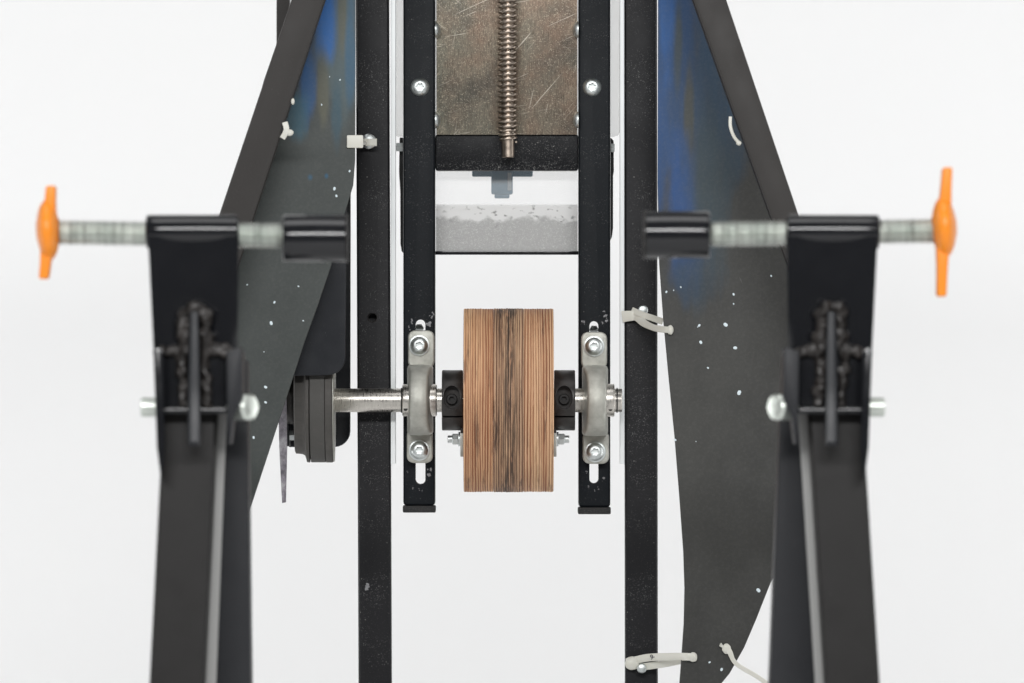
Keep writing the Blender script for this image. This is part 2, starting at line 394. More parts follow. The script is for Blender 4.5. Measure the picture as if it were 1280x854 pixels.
# ------------------------------------------------------------------ setting: paper sweep
bm = bm_new()
prof = [(-4.2, FLOOR), (0.9, FLOOR)]
for k in range(1, 13):
    t = k/12*math.pi/2
    prof.append((1.45+0.42*math.sin(t), FLOOR+0.42-0.42*math.cos(t)))
prof.append((1.87, 3.2))
prev = None
for (y, z) in prof:
    cur = [bm.verts.new((x, y, z)) for x in (-4.5, -1.5, 1.5, 4.5)]
    if prev:
        for i in range(3): bm.faces.new((prev[i], prev[i+1], cur[i+1], cur[i]))
    prev = cur
bd = obj('backdrop', bm, M['paper'], smooth=60); bd['kind'] = 'structure'
FPY = 427 - FLOOR/S          # photo row of the floor for y=0

# ------------------------------------------------------------------ machine frame
fr = thing('machine_frame', 'black square tube machine frame standing upright with bolted steel plate and two bearing blocks', 'machine frame', (0, 0.04, FLOOR))
def frow(y): return 427 - FLOOR/((D+y)/D*S)
# outer posts
def post(xa_top, xa_bot, w_, y0=30, y1=70):
    e = frow(y0)
    sl = (xa_bot-xa_top)/854
    f = lambda py: xa_top+sl*py
    bm = bm_new()
    prism(bm, [(f(-260), -260), (f(-260)+w_, -260), (f(e)+w_, e), (f(e), e)], y0, y1, 5, 3)
    return bm
pl = obj('outer_post', post(444.5, 448, 41.5), M['black'], fr)
c = bm_new(); p = U(465.5, 397, 20); lathe(c, p, (0, 1, 0), [(0, L(5.2)), (26*S, L(5.2))], 20); cut(pl, [c])
bm = bm_new(); p = U(465.5, 397, 29.5); q = L(1)
lathe(bm, p, (0, 1, 0), [(0.2*q, 5.1*q), (-0.3*q, 5.6*q), (0.2*q, 6.3*q), (3*q, 6.3*q)], 24, caps=False)
obj('hole_rim', bm, M['socket'], pl)
pr = obj('outer_post', post(780.5, 781.5, 41), M['black'], fr)
# chip in the paint
bm = bm_new(); p = U(459, 735, 29.5)
for i in range(9):
    a = random.uniform(0, 6.28); r_ = random.uniform(0, 5)*S; s_ = random.uniform(0.8, 2.4)*S
    lathe(bm, p+Vector((r_*0.5*math.cos(a), -i*0.02*S, r_*math.sin(a)*1.3)), (0, -1, 0), [(0, s_), (0.25*S, s_*0.7)], 7, mod=lambda k, th: 1+0.3*math.sin(3*th+i))
obj('paint_chip', bm, M['chip'], pl)
# strips along the posts
for (xa, xb, e) in ((488.5, 494.5, 580), (775, 780.4, 580)):
    bm = bm_new(); rect(bm, xa, xb, -260, e, 29, 60, 0.8); obj('edge_strip', bm, M['strip'], fr)
bm = bm_new(); pts = [(491, -260), (775.5, -260), (775.5, 163), (773, 169), (768, 171), (498, 171), (493, 169), (491, 163)]
prism(bm, pts, 87, 93, 0.6); obj('back_panel', bm, M['white'], fr)
# inner rails with slots
def rail(x0, x1, end, sx0, sx1, sy0, sy1):
    bm = bm_new(); rect(bm, x0, x1, -260, end-9, 45, 85, 5, 3)
    o = obj('inner_rail', bm, M['rail'], fr)
    a = bm_new()
    rect(a, x0+4, x1-4, -230, end-14, 49, 81, 0)
    b = bm_new(); n = 10; w2 = (sx1-sx0)/2; cx = (sx0+sx1)/2
    pts = [(cx+w2*math.cos(math.pi*k/n), sy0+w2-w2*math.sin(math.pi*k/n)) for k in range(n+1)]
    pts += [(cx-w2*math.cos(math.pi*k/n), sy1-w2+w2*math.sin(math.pi*k/n)) for k in range(n+1)]
    prism(b, pts, 30, 100, 0)
    cut(o, [a, b])
    bm = bm_new(); rect(bm, x0-0.6, x1+0.6, end-8.8, end, 44, 86, 2.0, 2)
    obj('end_cap', bm, M['cap'], o)
    return o
rl = rail(504, 544, 641, 519, 531.5, 399.5, 606)
rr = rail(723, 763, 643, 737, 748.5, 401.5, 605)
# chipped paint round the slots
for (o, spots) in ((rl, [(539, 398, 3), (536, 406, 4), (514, 402, 2.5), (512, 410, 2), (536.5, 590, 4), (516, 611, 1.2), (524, 612, 1.3), (528, 613, 1.0), (509, 590, 1), (541, 392, 2)]),
                   (rr, [(756, 391, 3), (757, 398, 3.5), (729, 404, 2.5), (752, 404, 2), (733, 590, 1.6), (736, 609, 1.4), (743, 613, 1.4), (748, 610, 1.5), (755, 596, 2), (729, 470, 1.6), (730, 560, 2)])):
    bm = bm_new()
    for (x, y, r_) in spots:
        for j in range(5):
            p = U(x+random.uniform(-1, 1)*r_*0.7, y+random.uniform(-1, 1)*r_*1.2, 44.8-0.05*j); s_ = r_*random.uniform(0.2, 0.55)*S
            lathe(bm, p, (0, -1, 0), [(0, s_), (0.15*S, s_*0.7)], 7, mod=lambda k, th: 1+0.35*math.sin(3*th+j))
    obj('paint_chip', bm, M['chip'], o)['kind'] = 'stuff'
# crossbar, plate, beams
bm = bm_new(); rect(bm, 544.3, 722.7, 168, 213.5, 52, 82, 3, 2); obj('crossbar', bm, M['dusty'], fr)
bm = bm_new(); rect(bm, 545.5, 721.5, -250, 168.5, 46.5, 51, 0.7); spl = obj('steel_plate', bm, M['plate'], fr)
bm = bm_new(); rect(bm, 340, 940, -300, -261, 30, 90, 4, 2); obj('top_beam', bm, M['black'], fr)
# tray panel under the crossbar
bm = bm_new(); rect(bm, 545, 722, 176, 314, 88, 91, 0.3); cp = obj('clear_panel', bm, M['clear'], fr)
bm = bm_new(); rect(bm, 544.2, 722.8, 314.0, 318.6, 84, 94, 0.8); obj('panel_edge_trim', bm, M['gloss'], cp)
bm = bm_new()
rect(bm, 590, 666, 209, 221, 104, 112, 2); rect(bm, 614, 641, 212, 243, 100, 120, 2.5); rect(bm, 618, 637, 241, 248, 103, 117, 2)
obj('latch_clip', bm, M['blueclip'], fr)
bm = bm_new(); rect(bm, 634.5, 639.5, 216, 238, 98.5, 99.8, 0.4); obj('latch_window', bm, M['white'], [o for o in fr.children if o.name == 'latch_clip'][0])
for sgn, pts in ((1, [(499.5, 172), (503.8, 172), (503.8, 316), (502, 314), (500.5, 305), (500.3, 240), (498.8, 215)]),
                 (-1, [(767, 176), (763.3, 172), (763.3, 300), (765, 296), (766.4, 285), (766.4, 220), (767.4, 214)])):
    bm = bm_new(); prism(bm, pts, 78, 104, 0.4); obj('panel_bracket', bm, M['cap'], fr)
# ------- fasteners
def button_mesh(r, h, name, mat, parent, at, face=(0, -1, 0), socket=0.42, sides=6, dome=True):
    r *= S; h *= S
    bm = bm_new()
    prof = [(0, r*0.97), (h*0.12, r), (h*0.45, r*0.93), (h*0.8, r*0.76), (h, r*0.56), (h*1.0, r*socket), (h*0.35, r*socket*0.92), (h*0.3, r*0.08)]
    lathe(bm, (0, 0, 0), face, prof, 36, mod=lambda k, th: (1+0.12*math.cos(sides*th)) if k in (5, 6) else 1)
    return obj(name, bm, mat, parent, center=None) if False else _place(bm, name, mat, parent, at)
def _place(bm, name, mat, parent, at):
    me = bpy.data.meshes.new(name); bm.to_mesh(me); bm.free(); me.materials.append(mat)
    o = bpy.data.objects.new(name, me); C.collection.objects.link(o); finish(o, 35)
    o.parent = parent; o.location = Vector(at)-WP[parent.name]; WP[o.name] = Vector(at)
    return o
bb = button_mesh(11.8, 7, 'socket_bolt', M['zinc'], fr, U(525, 109, 45))
inst('socket_bolt', bb, U(740, 109, 45), fr, (0, 0.7, 0))
# dome heads on the inner faces of the rails
bm = bm_new(); lathe(bm, (0, 0, 0), (1, 0, 0), [(0, 10.5*S), (1.5*S, 10.5*S), (4*S, 9*S), (6*S, 6*S), (7*S, 2.5*S)], 28)
dm = _place(bm, 'dome_bolt', M['zinc'], fr, U(544, 37, 56) - Vector((0, 14*S, 0)))
inst('dome_bolt', dm, U(544, 150, 42), fr)
for py in (37, 150): inst('dome_bolt', dm, U(723, py, 42), fr, (0, 0, math.pi))
dm.location = U(544, 37, 42)-WP[fr.name]
bm = bm_new()
hexm = lambda k, th: (math.cos(math.pi/6)/math.cos((th % (math.pi/3))-math.pi/6))
lathe(bm, (0, 0, 0), (-1, 0, 0), [(0, 6*S), (7.5*S, 6*S), (8.3*S, 5.2*S)], 24, mod=hexm)
hb = _place(bm, 'hex_bolt', M['zinc'], fr, U(503.5, 184, 66)); inst('hex_bolt', hb, U(763.8, 185, 66), fr, (0, 0, math.pi)).scale = (0.55, 1, 1)

# ------- pillow blocks
def pillow(cx, cy, ear_top, ear_bot, b1, b2, sgn):
    pb = None
    # outline of the housing seen from the shaft's end: (dz, y), both in units
    out = [(-44, 44.5)]
    n = 22
    for k in range(n+1):
        a = math.pi*k/n
        out.append((-44*math.cos(a)*1.0, 2-44*math.sin(a)))
    out.append((44, 44.5))
    bm = bm_new(); rows = []
    for (dz, y) in out:
        t = abs(dz)/44
        w_ = 11.9+4.2*t**9
        off = -sgn*1.6*(1-t*t)*1.0+sgn*0.5
        row = []
        for (u, d) in ((-1, 5.0), (-0.93, 1.6), (-0.74, 0.2), (0, -0.5), (0.74, 0.2), (0.93, 1.6), (1, 5.0)):
            rx = u*w_+off
            # d pushes the edge in towards the axis
            m = max(1e-6, math.hypot(dz, y-2)); kz = dz/m; ky = (y-2)/m
            row.append(bm.verts.new(Vector(((cx-640+rx)*S, (y-ky*d)*S, (427-cy+dz-kz*d)*S))))
        rows.append(row)
    for r0, r1 in zip(rows, rows[1:]):
        for i in range(6): bm.faces.new((r0[i], r0[i+1], r1[i+1], r1[i]))
    bm.faces.new([r[0] for r in rows]); bm.faces.new([r[-1] for r in rows][::-1])
    bmesh.ops.recalc_face_normals(bm, faces=bm.faces)
    # ears
    for (x0, x1, ya, yb, top) in (ear_top+(True,), ear_bot+(False,)):
        c_ = 7
        if top: pts = [(x0+c_, ya), (x1-c_, ya), (x1-2, ya+2.5), (x1, ya+c_), (x1, yb-3), (x1-4, yb+7), (x0+4, yb+7), (x0, yb-3), (x0, ya+c_), (x0+2, ya+2.5)]
        else: pts = [(x0+4, ya-7), (x1-4, ya-7), (x1, ya+1), (x1, yb-c_), (x1-2, yb-2.5), (x1-c_, yb), (x0+c_, yb), (x0+2, yb-2.5), (x0, yb-c_), (x0, ya+1)]
        prism(bm, pts, 26, 44.7, 2.2, 3)
    pb = obj('pillow_block', bm, M['cast'], fr, smooth=50)
    for (x, y) in (b1, b2):
        m = bm_new(); lathe(m, U(x, y, 26.2), (0, -1, 0), [(0, 13.2*S), (1.8*S, 13.2*S), (2.2*S, 12.6*S), (2.2*S, 6*S)], 36)
        obj('washer', m, M['zinc'], pb)
        o = inst('socket_bolt', bb, U(x, y, 24), pb, (0, random.uniform(0, 3), 0)); o.scale = (0.95, 1, 0.95)
    # grease/fixing nut seen through the slot
    m = bm_new(); lathe(m, U(b1[0], ear_top[2]-2.5, 84), (0, -1, 0), [(0, 6.0*S), (7*S, 6.0*S)], 6); obj('clamp_nut', m, M['zinc'], pb)
    return pb
pillow(524.5, 500, (510, 543, 413, 456), (508.5, 541, 541, 579), (524, 432), (524, 563), 1)
pillow(744.5, 501, (726.5, 759, 415, 457), (728.5, 761.5, 544, 580), (742.5, 433), (744, 565), -1)

# ------- braces, rear post
bm = bm_new(); prism(bm, [(364-85, -260), (406+85.5, -260)] if False else [(451.6, -260), (494, -260), (406, 0), (318, 268), (270, 420), (226, 420), (274, 268), (364, 0)], -190, -150, 3, 2)
obj('angled_brace', bm, M['brace'], fr)
bm = bm_new(); prism(bm, [(820.5, -260), (777.5, -260), (866, 0), (962, 268), (1016, 420), (1060, 420), (998, 268), (908, 0)], -190, -150, 3, 2)
obj('angled_brace', bm, M['brace'], fr)
bm = bm_new(); rect(bm, 345.5, 362, -260, 88, 190, 230, 2.5); obj('rear_post', bm, M['brace'], fr)
bm = bm_new(); rect(bm, 335, 945, -310, -262, -190, 29.5, 4); obj('top_beam', bm, M['brace'], fr)
bm = bm_new(); rect(bm, 340, 365, -300, -262, 90.5, 230, 4); obj('top_beam', bm, M['brace'], fr)

# ------- belt guard: front plate with rounded corner, back plate, motor side
bg_ = thing('belt_guard', 'blue black sheet guard with rounded corner over the belt pulley', 'guard', U(400, 558, 90))
def rcorner(pts_before, x, y, r, n=6, quad='br'):
    return [(x-r+r*math.sin(math.pi/2*k/n+ (0)) if False else x-r+r*math.cos(math.pi/2*k/n), y-r+r*math.sin(math.pi/2*k/n)) for k in range(n+1)]
bm = bm_new(); prism(bm, [(352, 128), (434, 128), (433, 240)] + rcorner(None, 432, 469, 22) + [(366, 470), (352, 471)], -88, -84.0, 1.3, 3)
obj('front_plate', bm, M['guard'], bg_)
bm = bm_new(); prism(bm, [(361, 128), (438.5, 128)] + rcorner(None, 438, 559, 20) + [(361, 559)], 92, 96, 0.8)
obj('back_plate', bm, M['guard'], bg_)
bm = bm_new(); rect(bm, 352, 355, 128, 470, -84, 92, 0.5); obj('side_wall', bm, M['guard'], bg_)
bm = bm_new(); rect(bm, 355.2, 434, 128, 131, -84, 91.8, 0.5); obj('top_wall', bm, M['guard'], bg_)
o = inst('hex_bolt', hb, U(362, 545, 80), bg_, (0, 0, math.pi)); o.location = U(361, 544, 20)-WP[bg_.name]; o.scale = (0.95, 1.25, 1.25)
bm = bm_new(); rect(bm, 355, 361.3, 470, 558, -2, 92, 0.6); obj('mounting_ear', bm, M['guard'], bg_)
bm = bm_new(); rect(bm, 352.2, 356, 130, 147, -149.5, -88.5, 0.6); obj('mounting_tab', bm, M['guard'], bg_)
bm = bm_new(); prism(bm, [(347, 470), (358, 470), (359, 560), (357.5, 628), (352.5, 629), (349, 560)], -30, -26, 0.5)
tag(obj('plastic_strip', bm, M['smoky']), 'narrow scratched smoky grey plastic strip hanging beside the belt pulley', 'strip')

# ------------------------------------------------------------------ roller and shaft
AX = 500.5
rs = thing('roller_shaft', 'turned steel shaft carrying a laminated wooden roller, clamp collars and belt pulley', 'roller shaft', U(636, AX, 0))
bm = bm_new(); cylx(bm, 396, 777.5, AX, 0, 14.8, 1.2, 48); sh = obj('shaft', bm, M['shaft'], rs)
for (xa, xb, r_) in ((503, 546, 20), (736, 768, 20.5)):
    bm = bm_new(); cylx(bm, xa, xb, AX, 0, r_, 1.2, 48); o = obj('bearing_ring', bm, M['shaft'], rs)
    m = bm_new(); x_ = 507 if xa < 600 else 763
    lathe(m, U(x_, AX+11, -16.4), (0, -1, 0), [(0, 2.6*S), (0.8*S, 2.6*S), (0.85*S, 1.4*S)], 14); obj('set_screw', m, M['socket'], o)
for xa in (501.2, 770.5):
    bm = bm_new(); cylx(bm, xa, xa+1.6, AX, 0, 15.6, 0.3, 48); obj('snap_ring', bm, M['socket'], rs)
# wood: three laminated discs, ply edges as shallow steps
wr = thing('wooden_roller', '', '', U(635.5, AX, 0)); del wr['label']; del wr['category']
wr.parent = rs; wr.location = U(635.5, AX, 0)-WP[rs.name]
def disc(x0, x1, mat, rad):
    bm = bm_new(); prof = []
    x = x0; first = True
    prof.append(((x0-x0)*S, (rad-0.9)*S))
    while x < x1-1.5:
        w_ = random.uniform(2.6, 4.4); e = min(x+w_, x1-0.3)
        r_ = rad+random.uniform(-0.3, 0.2)
        prof += [((x+0.35-x0)*S, (r_-0.25)*S), ((x+0.7-x0)*S, r_*S), ((e-0.35-x0)*S, r_*S), ((e-x0)*S, (r_-0.6)*S)]
        x = e
    prof.append(((x1-x0)*S, (rad-0.9)*S))
    seed = random.uniform(0, 50)
    a = U(x0, AX, 0)
    lathe(bm, a, (1, 0, 0), prof, 160, mod=lambda k, th: 1+0.0009*noise.noise(Vector((k*0.9+seed, 3*math.cos(th)*3, 3*math.sin(th)*3))))
    return obj('plywood_disc', bm, mat, wr, smooth=28)
disc(579.8, 616.9, M['woodL'], 114.6); disc(617.1, 654.7, M['woodM'], 114.9); disc(654.8, 691.7, M['woodR'], 114.5)
# collars
for (xa, xb, sx) in ((552.5, 578.8, 565), (692.7, 718.8, 705)):
    bm = bm_new(); cylx(bm, xa, xb, AX, 0, 37.8, 1.3, 64); o = obj('shaft_collar', bm, M['collar'], rs)
    c1 = bm_new(); lathe(c1, U(sx, 496.5, 0)+Vector((0, -19*S, 0)), (0, -1, 0), [(0, 10.4*S), (40*S, 11.0*S)], 32)
    for v in c1.verts: v.co.z = U(0, 496.5, 0).z+(v.co.z-U(0, 496.5, 0).z)*1.38
    c2 = bm_new(); rect(c2, xa-3, xb+3, 520.2, 522.3, -60, -8, 0)
    c3 = bm_new(); lathe(c3, U(sx, 537, 0)+Vector((0, 4*S, -6*S)), (0, -1, 0.0), [(0, 4.5*S), (60*S, 4.5*S)], 16)
    cut(o, [c1, c2, c3])
    m = bm_new(); lathe(m, U(sx, 499, 0)+Vector((0, -18.5*S, 0)), (0, -1, 0.0), [(0, 6.8*S), (4.4*S, 6.8*S), (5.6*S, 6.0*S), (5.65*S, 4.0*S), (0.6*S, 3.9*S), (0.5*S, 0.3*S)], 24,
              mod=lambda k, th: hexm(k, th) if k in (3, 4) else 1)
    obj('clamp_screw', m, M['socket'], o, smooth=18)
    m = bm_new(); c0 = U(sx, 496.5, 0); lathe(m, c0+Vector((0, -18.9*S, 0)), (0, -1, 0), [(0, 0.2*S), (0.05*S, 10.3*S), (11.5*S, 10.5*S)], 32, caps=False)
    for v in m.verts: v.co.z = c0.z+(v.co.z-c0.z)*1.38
    obj('recess_shade_liner', m, M['socket'], o)  # added near-black lining, shade of the recess put into its colour
for (xa, xb, hx, d) in ((575.4, 579.5, 575.2, -1), (691.9, 695.6, 695.9, 1)):
    bm = bm_new(); rect(bm, xa, xb, 541.5, 571, -14, 14, 0.6); o = obj('flange_plate', bm, M['cast'], rs)
    m = bm_new(); a = U(hx, 549, -2)
    lathe(m, a, (d, 0, 0), [(0, 9*S), (2.2*S, 9*S)], 28); obj('washer', m, M['zinc'], o)
    m = bm_new(); lathe(m, a+Vector((d*2.4*S, 0, 0)), (d, 0, 0), [(0, 6.9*S), (0.6*S, 7.8*S), (6.5*S, 7.8*S), (7.4*S, 7.0*S), (7.5*S, 4.6*S), (12.5*S, 4.6*S), (13.2*S, 4*S)], 24, mod=lambda k, th: hexm(k, th) if k < 4 else 1)
    obj('hex_bolt', m, M['zinc'], o)
    m = bm_new(); rect(m, xa, xb, 500, 541.3, -14, 14, 0.4); obj('flange_neck', m, M['collar'], o)
# pulley
bm = bm_new(); a = U(369, AX, 0); q = S
lathe(bm, a, (1, 0, 0), [(0, 64*q), (1*q, 66.6*q), (9*q, 67.2*q), (12.5*q, 69*q), (14.2*q, 74*q), (15*q, 77.4*q), (18.6*q, 77.8*q), (19.2*q, 71*q), (38.4*q, 71*q), (39*q, 77.8*q), (46.4*q, 77.8*q), (47.8*q, 76.8*q), (48*q, 60*q)], 96)
pu = obj('belt_pulley', bm, M['rubber'], rs, smooth=30)
bm = bm_new(); cylx(bm, 417.2, 418.2, AX, 0, 76.9, 0.2, 96); obj('rim_washer', bm, M['cast'], pu)
bm = bm_new(); cylx(bm, 359, 368.8, AX, 0, 30, 1, 32); obj('pulley_hub', bm, M['collar'], pu)
# drive belt looping up behind the guard, and the small driving pulley
bx0, bx1 = 389.0, 407.4
cz0 = U(0, AX, 0).z; cz1 = U(0, 175, 0).z; r0_, r1_ = 77.6*S, 21*S
dl = cz1-cz0; al = math.asin((r0_-r1_)/dl)
loop = []
for k in range(49):
    t = math.pi-al*-1+ (math.pi-2*al*-1)*0
    th = al + math.pi + (math.pi-2*al*1)*0
# lower wrap: angles from al to -(pi+al) measured in the (y,z) plane
for k in range(49):
    th = al - (math.pi+2*al)*k/48
    loop.append((r0_*math.cos(th), cz0+r0_*math.sin(th), math.cos(th), math.sin(th)))
for k in range(33):
    th = math.pi - al - (math.pi-2*al)*k/32
    loop.append((r1_*math.cos(th), cz1+r1_*math.sin(th), math.cos(th), math.sin(th)))
bm = bm_new(); rows = []; th_ = 6*S
for (y, z, ny, nz) in loop:
    rows.append([bm.verts.new((( bx-640)*S, y-ny*d, z-nz*d)) for bx, d in ((bx0+2.5, th_), (bx0, 0.6*S), (bx0+0.5, 0), (bx1-0.5, 0), (bx1, 0.6*S), (bx1-2.5, th_))])
for i in range(len(rows)):
    r0, r1 = rows[i], rows[(i+1) % len(rows)]
    for j in range(6): bm.faces.new((r0[j], r0[(j+1) % 6], r1[(j+1) % 6], r1[j]))
bmesh.ops.recalc_face_normals(bm, faces=bm.faces)
tag(obj('drive_belt', bm, M['belt']), 'worn grey rubber drive belt running round the pulley at the left end of the shaft', 'belt')
dp = thing('driving_pulley', 'small steel driving pulley hidden behind the guard at the top of the belt', 'pulley', U(398, 175, 0))
bm = bm_new(); a = U(384, 175, 0); lathe(bm, a, (1, 0, 0), [(0, 20*q), (4.6*q, 20*q), (4.8*q, 15*q), (24*q, 15*q), (24.2*q, 20*q), (29*q, 20*q)], 64); obj('pulley_wheel', bm, M['collar'], dp, smooth=30)
bm = bm_new(); cylx(bm, 413.4, 470, 150, 0, 10, 0.8, 24); obj('motor_shaft', bm, M['shaft'], dp) if False else bm.free()
bm = bm_new(); cylx(bm, 355.4, 383.6, 175, 0, 9, 0.8, 24); obj('motor_shaft', bm, M['shaft'], dp)

# ------------------------------------------------------------------ lead screw with its spring
ls = thing('lead_screw', 'oily steel lead screw wrapped in a coil spring in front of the scratched plate', 'lead screw', U(635, 197, 24))
LX, LY = 635.0, 28.0
a = U(LX, -230, LY); b = U(LX, 176, LY); ln = (a-b).length
bm = bm_new(); lathe(bm, U(LX, 197, LY), (0, 0, 1), [(0, 7.0*S), (0.8*S, 7.8*S), (24*S, 7.8*S), (24.4*S, 7.0*S), (ln+24*S, 7.0*S)], 32); obj('rod', bm, M['screw'], ls)
def helix_thread(name, base, axis, length, r0, r1, pitch, mat, parent, seg=24, per=8, shape='trap'):
    bm = bm_new(); a, u, v = frame_of(axis); n = int(length/pitch*per); rows = []
    for i in range(n+1):
        t = i*pitch/per; row = []
        for j in range(seg):
            th = 2*math.pi*j/seg
            ph = (t/pitch - j/seg) % 1.0
            tri = abs(ph*2-1)
            k = min(1, max(0, (tri-0.25)/0.45)) if shape == 'trap' else tri
            r_ = r0+(r1-r0)*k
            row.append(bm.verts.new(Vector(base)+a*t+u*r_*math.cos(th)+v*r_*math.sin(th)))
        rows.append(row)
    for x, y in zip(rows, rows[1:]):
        for j in range(seg): bm.faces.new((x[j], x[(j+1) % seg], y[(j+1) % seg], y[j]))
    bm.faces.new(rows[0][::-1]); bm.faces.new(rows[-1])
    bmesh.ops.recalc_face_normals(bm, faces=bm.faces)
    return obj(name, bm, mat, parent, smooth=40)
helix_thread('thread', b, (0, 0, 1), ln, 7.2*S, 9.4*S, 6.6*S, M['screw'], ls)
# spring
bm = bm_new(); rad = 11.6*S; wr_ = 1.35*S; z = U(0, 177.5, LY).z; th = 0.0; ring_prev = None; k = 0
topz = U(0, -230, LY).z
while z < topz:
    turns = th/(2*math.pi)
    pitch = 5.2 if turns < 4 else 6.6
    rad = (10.2+0.35*min(turns, 4))*S
    ce = Vector((U(LX, 0, LY).x+rad*math.cos(th), LY*S+rad*math.sin(th), z))
    t = Vector((-math.sin(th), math.cos(th), pitch*S/(2*math.pi*rad))).normalized()
    n_ = Vector((math.cos(th), math.sin(th), 0)); b_ = t.cross(n_)
    ring = [bm.verts.new(ce+n_*wr_*math.cos(q_)+b_*wr_*math.sin(q_)) for q_ in [2*math.pi*i/6 for i in range(6)]]
    if ring_prev:
        for i in range(6): bm.faces.new((ring_prev[i], ring_prev[(i+1) % 6], ring[(i+1) % 6], ring[i]))
    else: bm.faces.new(ring)
    ring_prev = ring; th += 2*math.pi/22; z += pitch*S/22
bm.faces.new(ring_prev); bmesh.ops.recalc_face_normals(bm, faces=bm.faces)
obj('coil_spring', bm, M['screw'], ls, smooth=60)

# ------------------------------------------------------------------ metal side sheets
def flecks(parent, spots, yf, mat=None):
    bm = bm_new()
    for (x, y, r_) in spots:
        p = U(x, y, yf(x)-0.1); s_ = r_*S*0.62
        lathe(bm, p, (0, -1, 0), [(0, s_), (0.35*S, s_*0.7)], 9, mod=lambda k, th: 1+0.6*abs(math.sin(th+x)))
    o = obj('paint_fleck', bm, mat or M['fleck'], parent); o['kind'] = 'stuff'; return o
    return obj('paint_fleck', bm, mat or M['fleck'], parent)
def sc(px, py, y, ctr):
    p = U(px, py, y); return p.x-ctr[0], p.z-ctr[1]
yl = lambda x: -112
# outline with the gentle curve of the cut edge
ptsL = [(330, 100), (406, -120), (444.2, -120), (444.4, 60), (444, 200), (441.5, 232), (436, 250), (430, 270), (423, 300), (413, 335), (398, 380), (380, 430), (362, 486), (345, 538), (328, 590), (305, 660), (291, 655), (287, 500), (240, 440), (228, 420), (283, 268)]
xs = [p[0]*(D-112)/D for p in ptsL]; ctL = ((U(228, 0, -112).x+U(444.4, 0, -112).x)/2, (U(0, -120, -112).z+U(0, 660, -112).z)/2)
bl = []
blue = (0.018, 0.115, 0.36); teal = (0.035, 0.10, 0.14); olive = (0.085, 0.085, 0.06); pale = (0.12, 0.17, 0.20)
for (px, py, rx, ry, col, k) in ((426, 40, 30, 130, (0.062, 0.095, 0.105), 0.85), (408, 15, 15, 62, (0.016, 0.10, 0.30), 1.15), (428, 10, 7, 60, olive, 0.8), (384, 108, 13, 50, (0.016, 0.070, 0.18), 1.1), (370, 142, 18, 38, teal, 0.8), (439, 55, 8, 90, (0.025, 0.085, 0.15), 0.8), (404, 120, 9, 55, olive, 0.9),
                                (420, 150, 8, 55, (0.025, 0.07, 0.10), 0.8), (388, 222, 5, 6, (0.02, 0.08, 0.14), 0.9), (408, 220, 4, 5, (0.02, 0.08, 0.14), 0.9)):
    cx, cz = sc(px, py, -112, ctL); bl.append((cx, cz, rx*S, ry*S, col, k))
M['sheetL'] = sheet('blue_stained_gunmetal_sheet', (0.036, 0.042, 0.040), bl, (0.048, 0.055, 0.052))
sl = thing('side_sheet', 'gunmetal side sheet with faint blue stains tied to the left post, its edge cut diagonally', 'metal sheet', U(360, 600, -112), 'cut metal side sheets of the machine')
bm = bm_new(); prism(bm, ptsL, -114, -111, 0.5, 1); sL = obj('sheet_panel', bm, M['sheetL'], sl)
flecks(sL, [(425, 100, 1.3), (402, 131, 1.3), (381, 72, 1.2), (437, 214, 1.6), (418, 236, 2.3), (420.5, 245, 1.8), (343, 378, 1.8), (339, 404, 2.6), (332, 484, 2.2), (332, 503, 1.9), (317, 547, 1.9), (379, 401, 1.2), (373, 358, 1.2), (309, 356, 1.2), (412, 96, 0.8), (366, 126, 1.8), (330, 440, 0.8)], lambda x: -114)
ptsR = [(780, -120), (823, -120), (822.5, 0), (822, 230), (824, 330), (829, 400), (835.5, 470), (843, 545), (849, 620), (854, 690), (855.5, 735), (854.5, 780), (851, 830), (848, 870), (845, 900), (866, 895), (893, 865), (912, 842), (930, 810), (945, 775), (958, 742), (964, 727), (980, 700), (988, 560), (1004, 470), (1040, 430), (990, 268), (875, -40), (840, -120)]
ptsR = ptsR[1:]
ctR = ((U(822, 0, -40).x+U(1050, 0, -40).x)/2, (U(0, -120, -40).z+U(0, 900, -40).z)/2)
br = []
for (px, py, rx, ry, col, k) in ((848, 70, 52, 230, (0.014, 0.048, 0.120), 1.15), (900, 110, 42, 190, (0.020, 0.048, 0.085), 1.0), (866, 150, 9, 95, (0.062, 0.056, 0.026), 0.9), (853, 60, 8, 60, (0.045, 0.055, 0.045), 0.8),
                                (858, 250, 27, 95, (0.012, 0.056, 0.175), 1.15), (832, 190, 14, 150, (0.012, 0.052, 0.15), 1.0), (893, 230, 36, 120, (0.028, 0.046, 0.055), 0.9), (858, 318, 30, 68, (0.012, 0.052, 0.155), 1.15), (868, 350, 42, 45, (0.024, 0.042, 0.060), 0.8), (838, 10, 13, 110, (0.012, 0.085, 0.27), 0.9)):
    cx, cz = sc(px, py, -40, ctR); br.append((cx, cz, rx*S*0.99, ry*S*0.99, col, k))
M['sheetR'] = sheet('deep_blue_stained_gunmetal_sheet', (0.036, 0.036, 0.034), br, (0.047, 0.047, 0.043))
sr = thing('side_sheet', 'dark side sheet with deep blue stains tied to the right post, its lower corner curved', 'metal sheet', U(900, 890, -40), 'cut metal side sheets of the machine')
bm = bm_new(); prism(bm, ptsR, -42, -39, 0.5, 1); sR = obj('sheet_panel', bm, M['sheetR'], sr)
flecks(sR, [(874, 407, 2.0), (876, 428, 2.4), (872, 409, 0.8), (907, 406, 3.0), (919, 435, 2.6), (924, 491, 3.2), (885, 460, 1.5), (917, 368, 1.8), (917, 380, 1.2), (851, 359, 1.3), (833, 365, 1.7), (842, 363, 1.0), (964, 345, 1.5), (844, 550, 1.8), (948, 738, 3.0), (887, 828, 1.6), (902, 837, 2.2), (896, 54, 1.6), (870, 552, 0.7)], lambda x: -42)

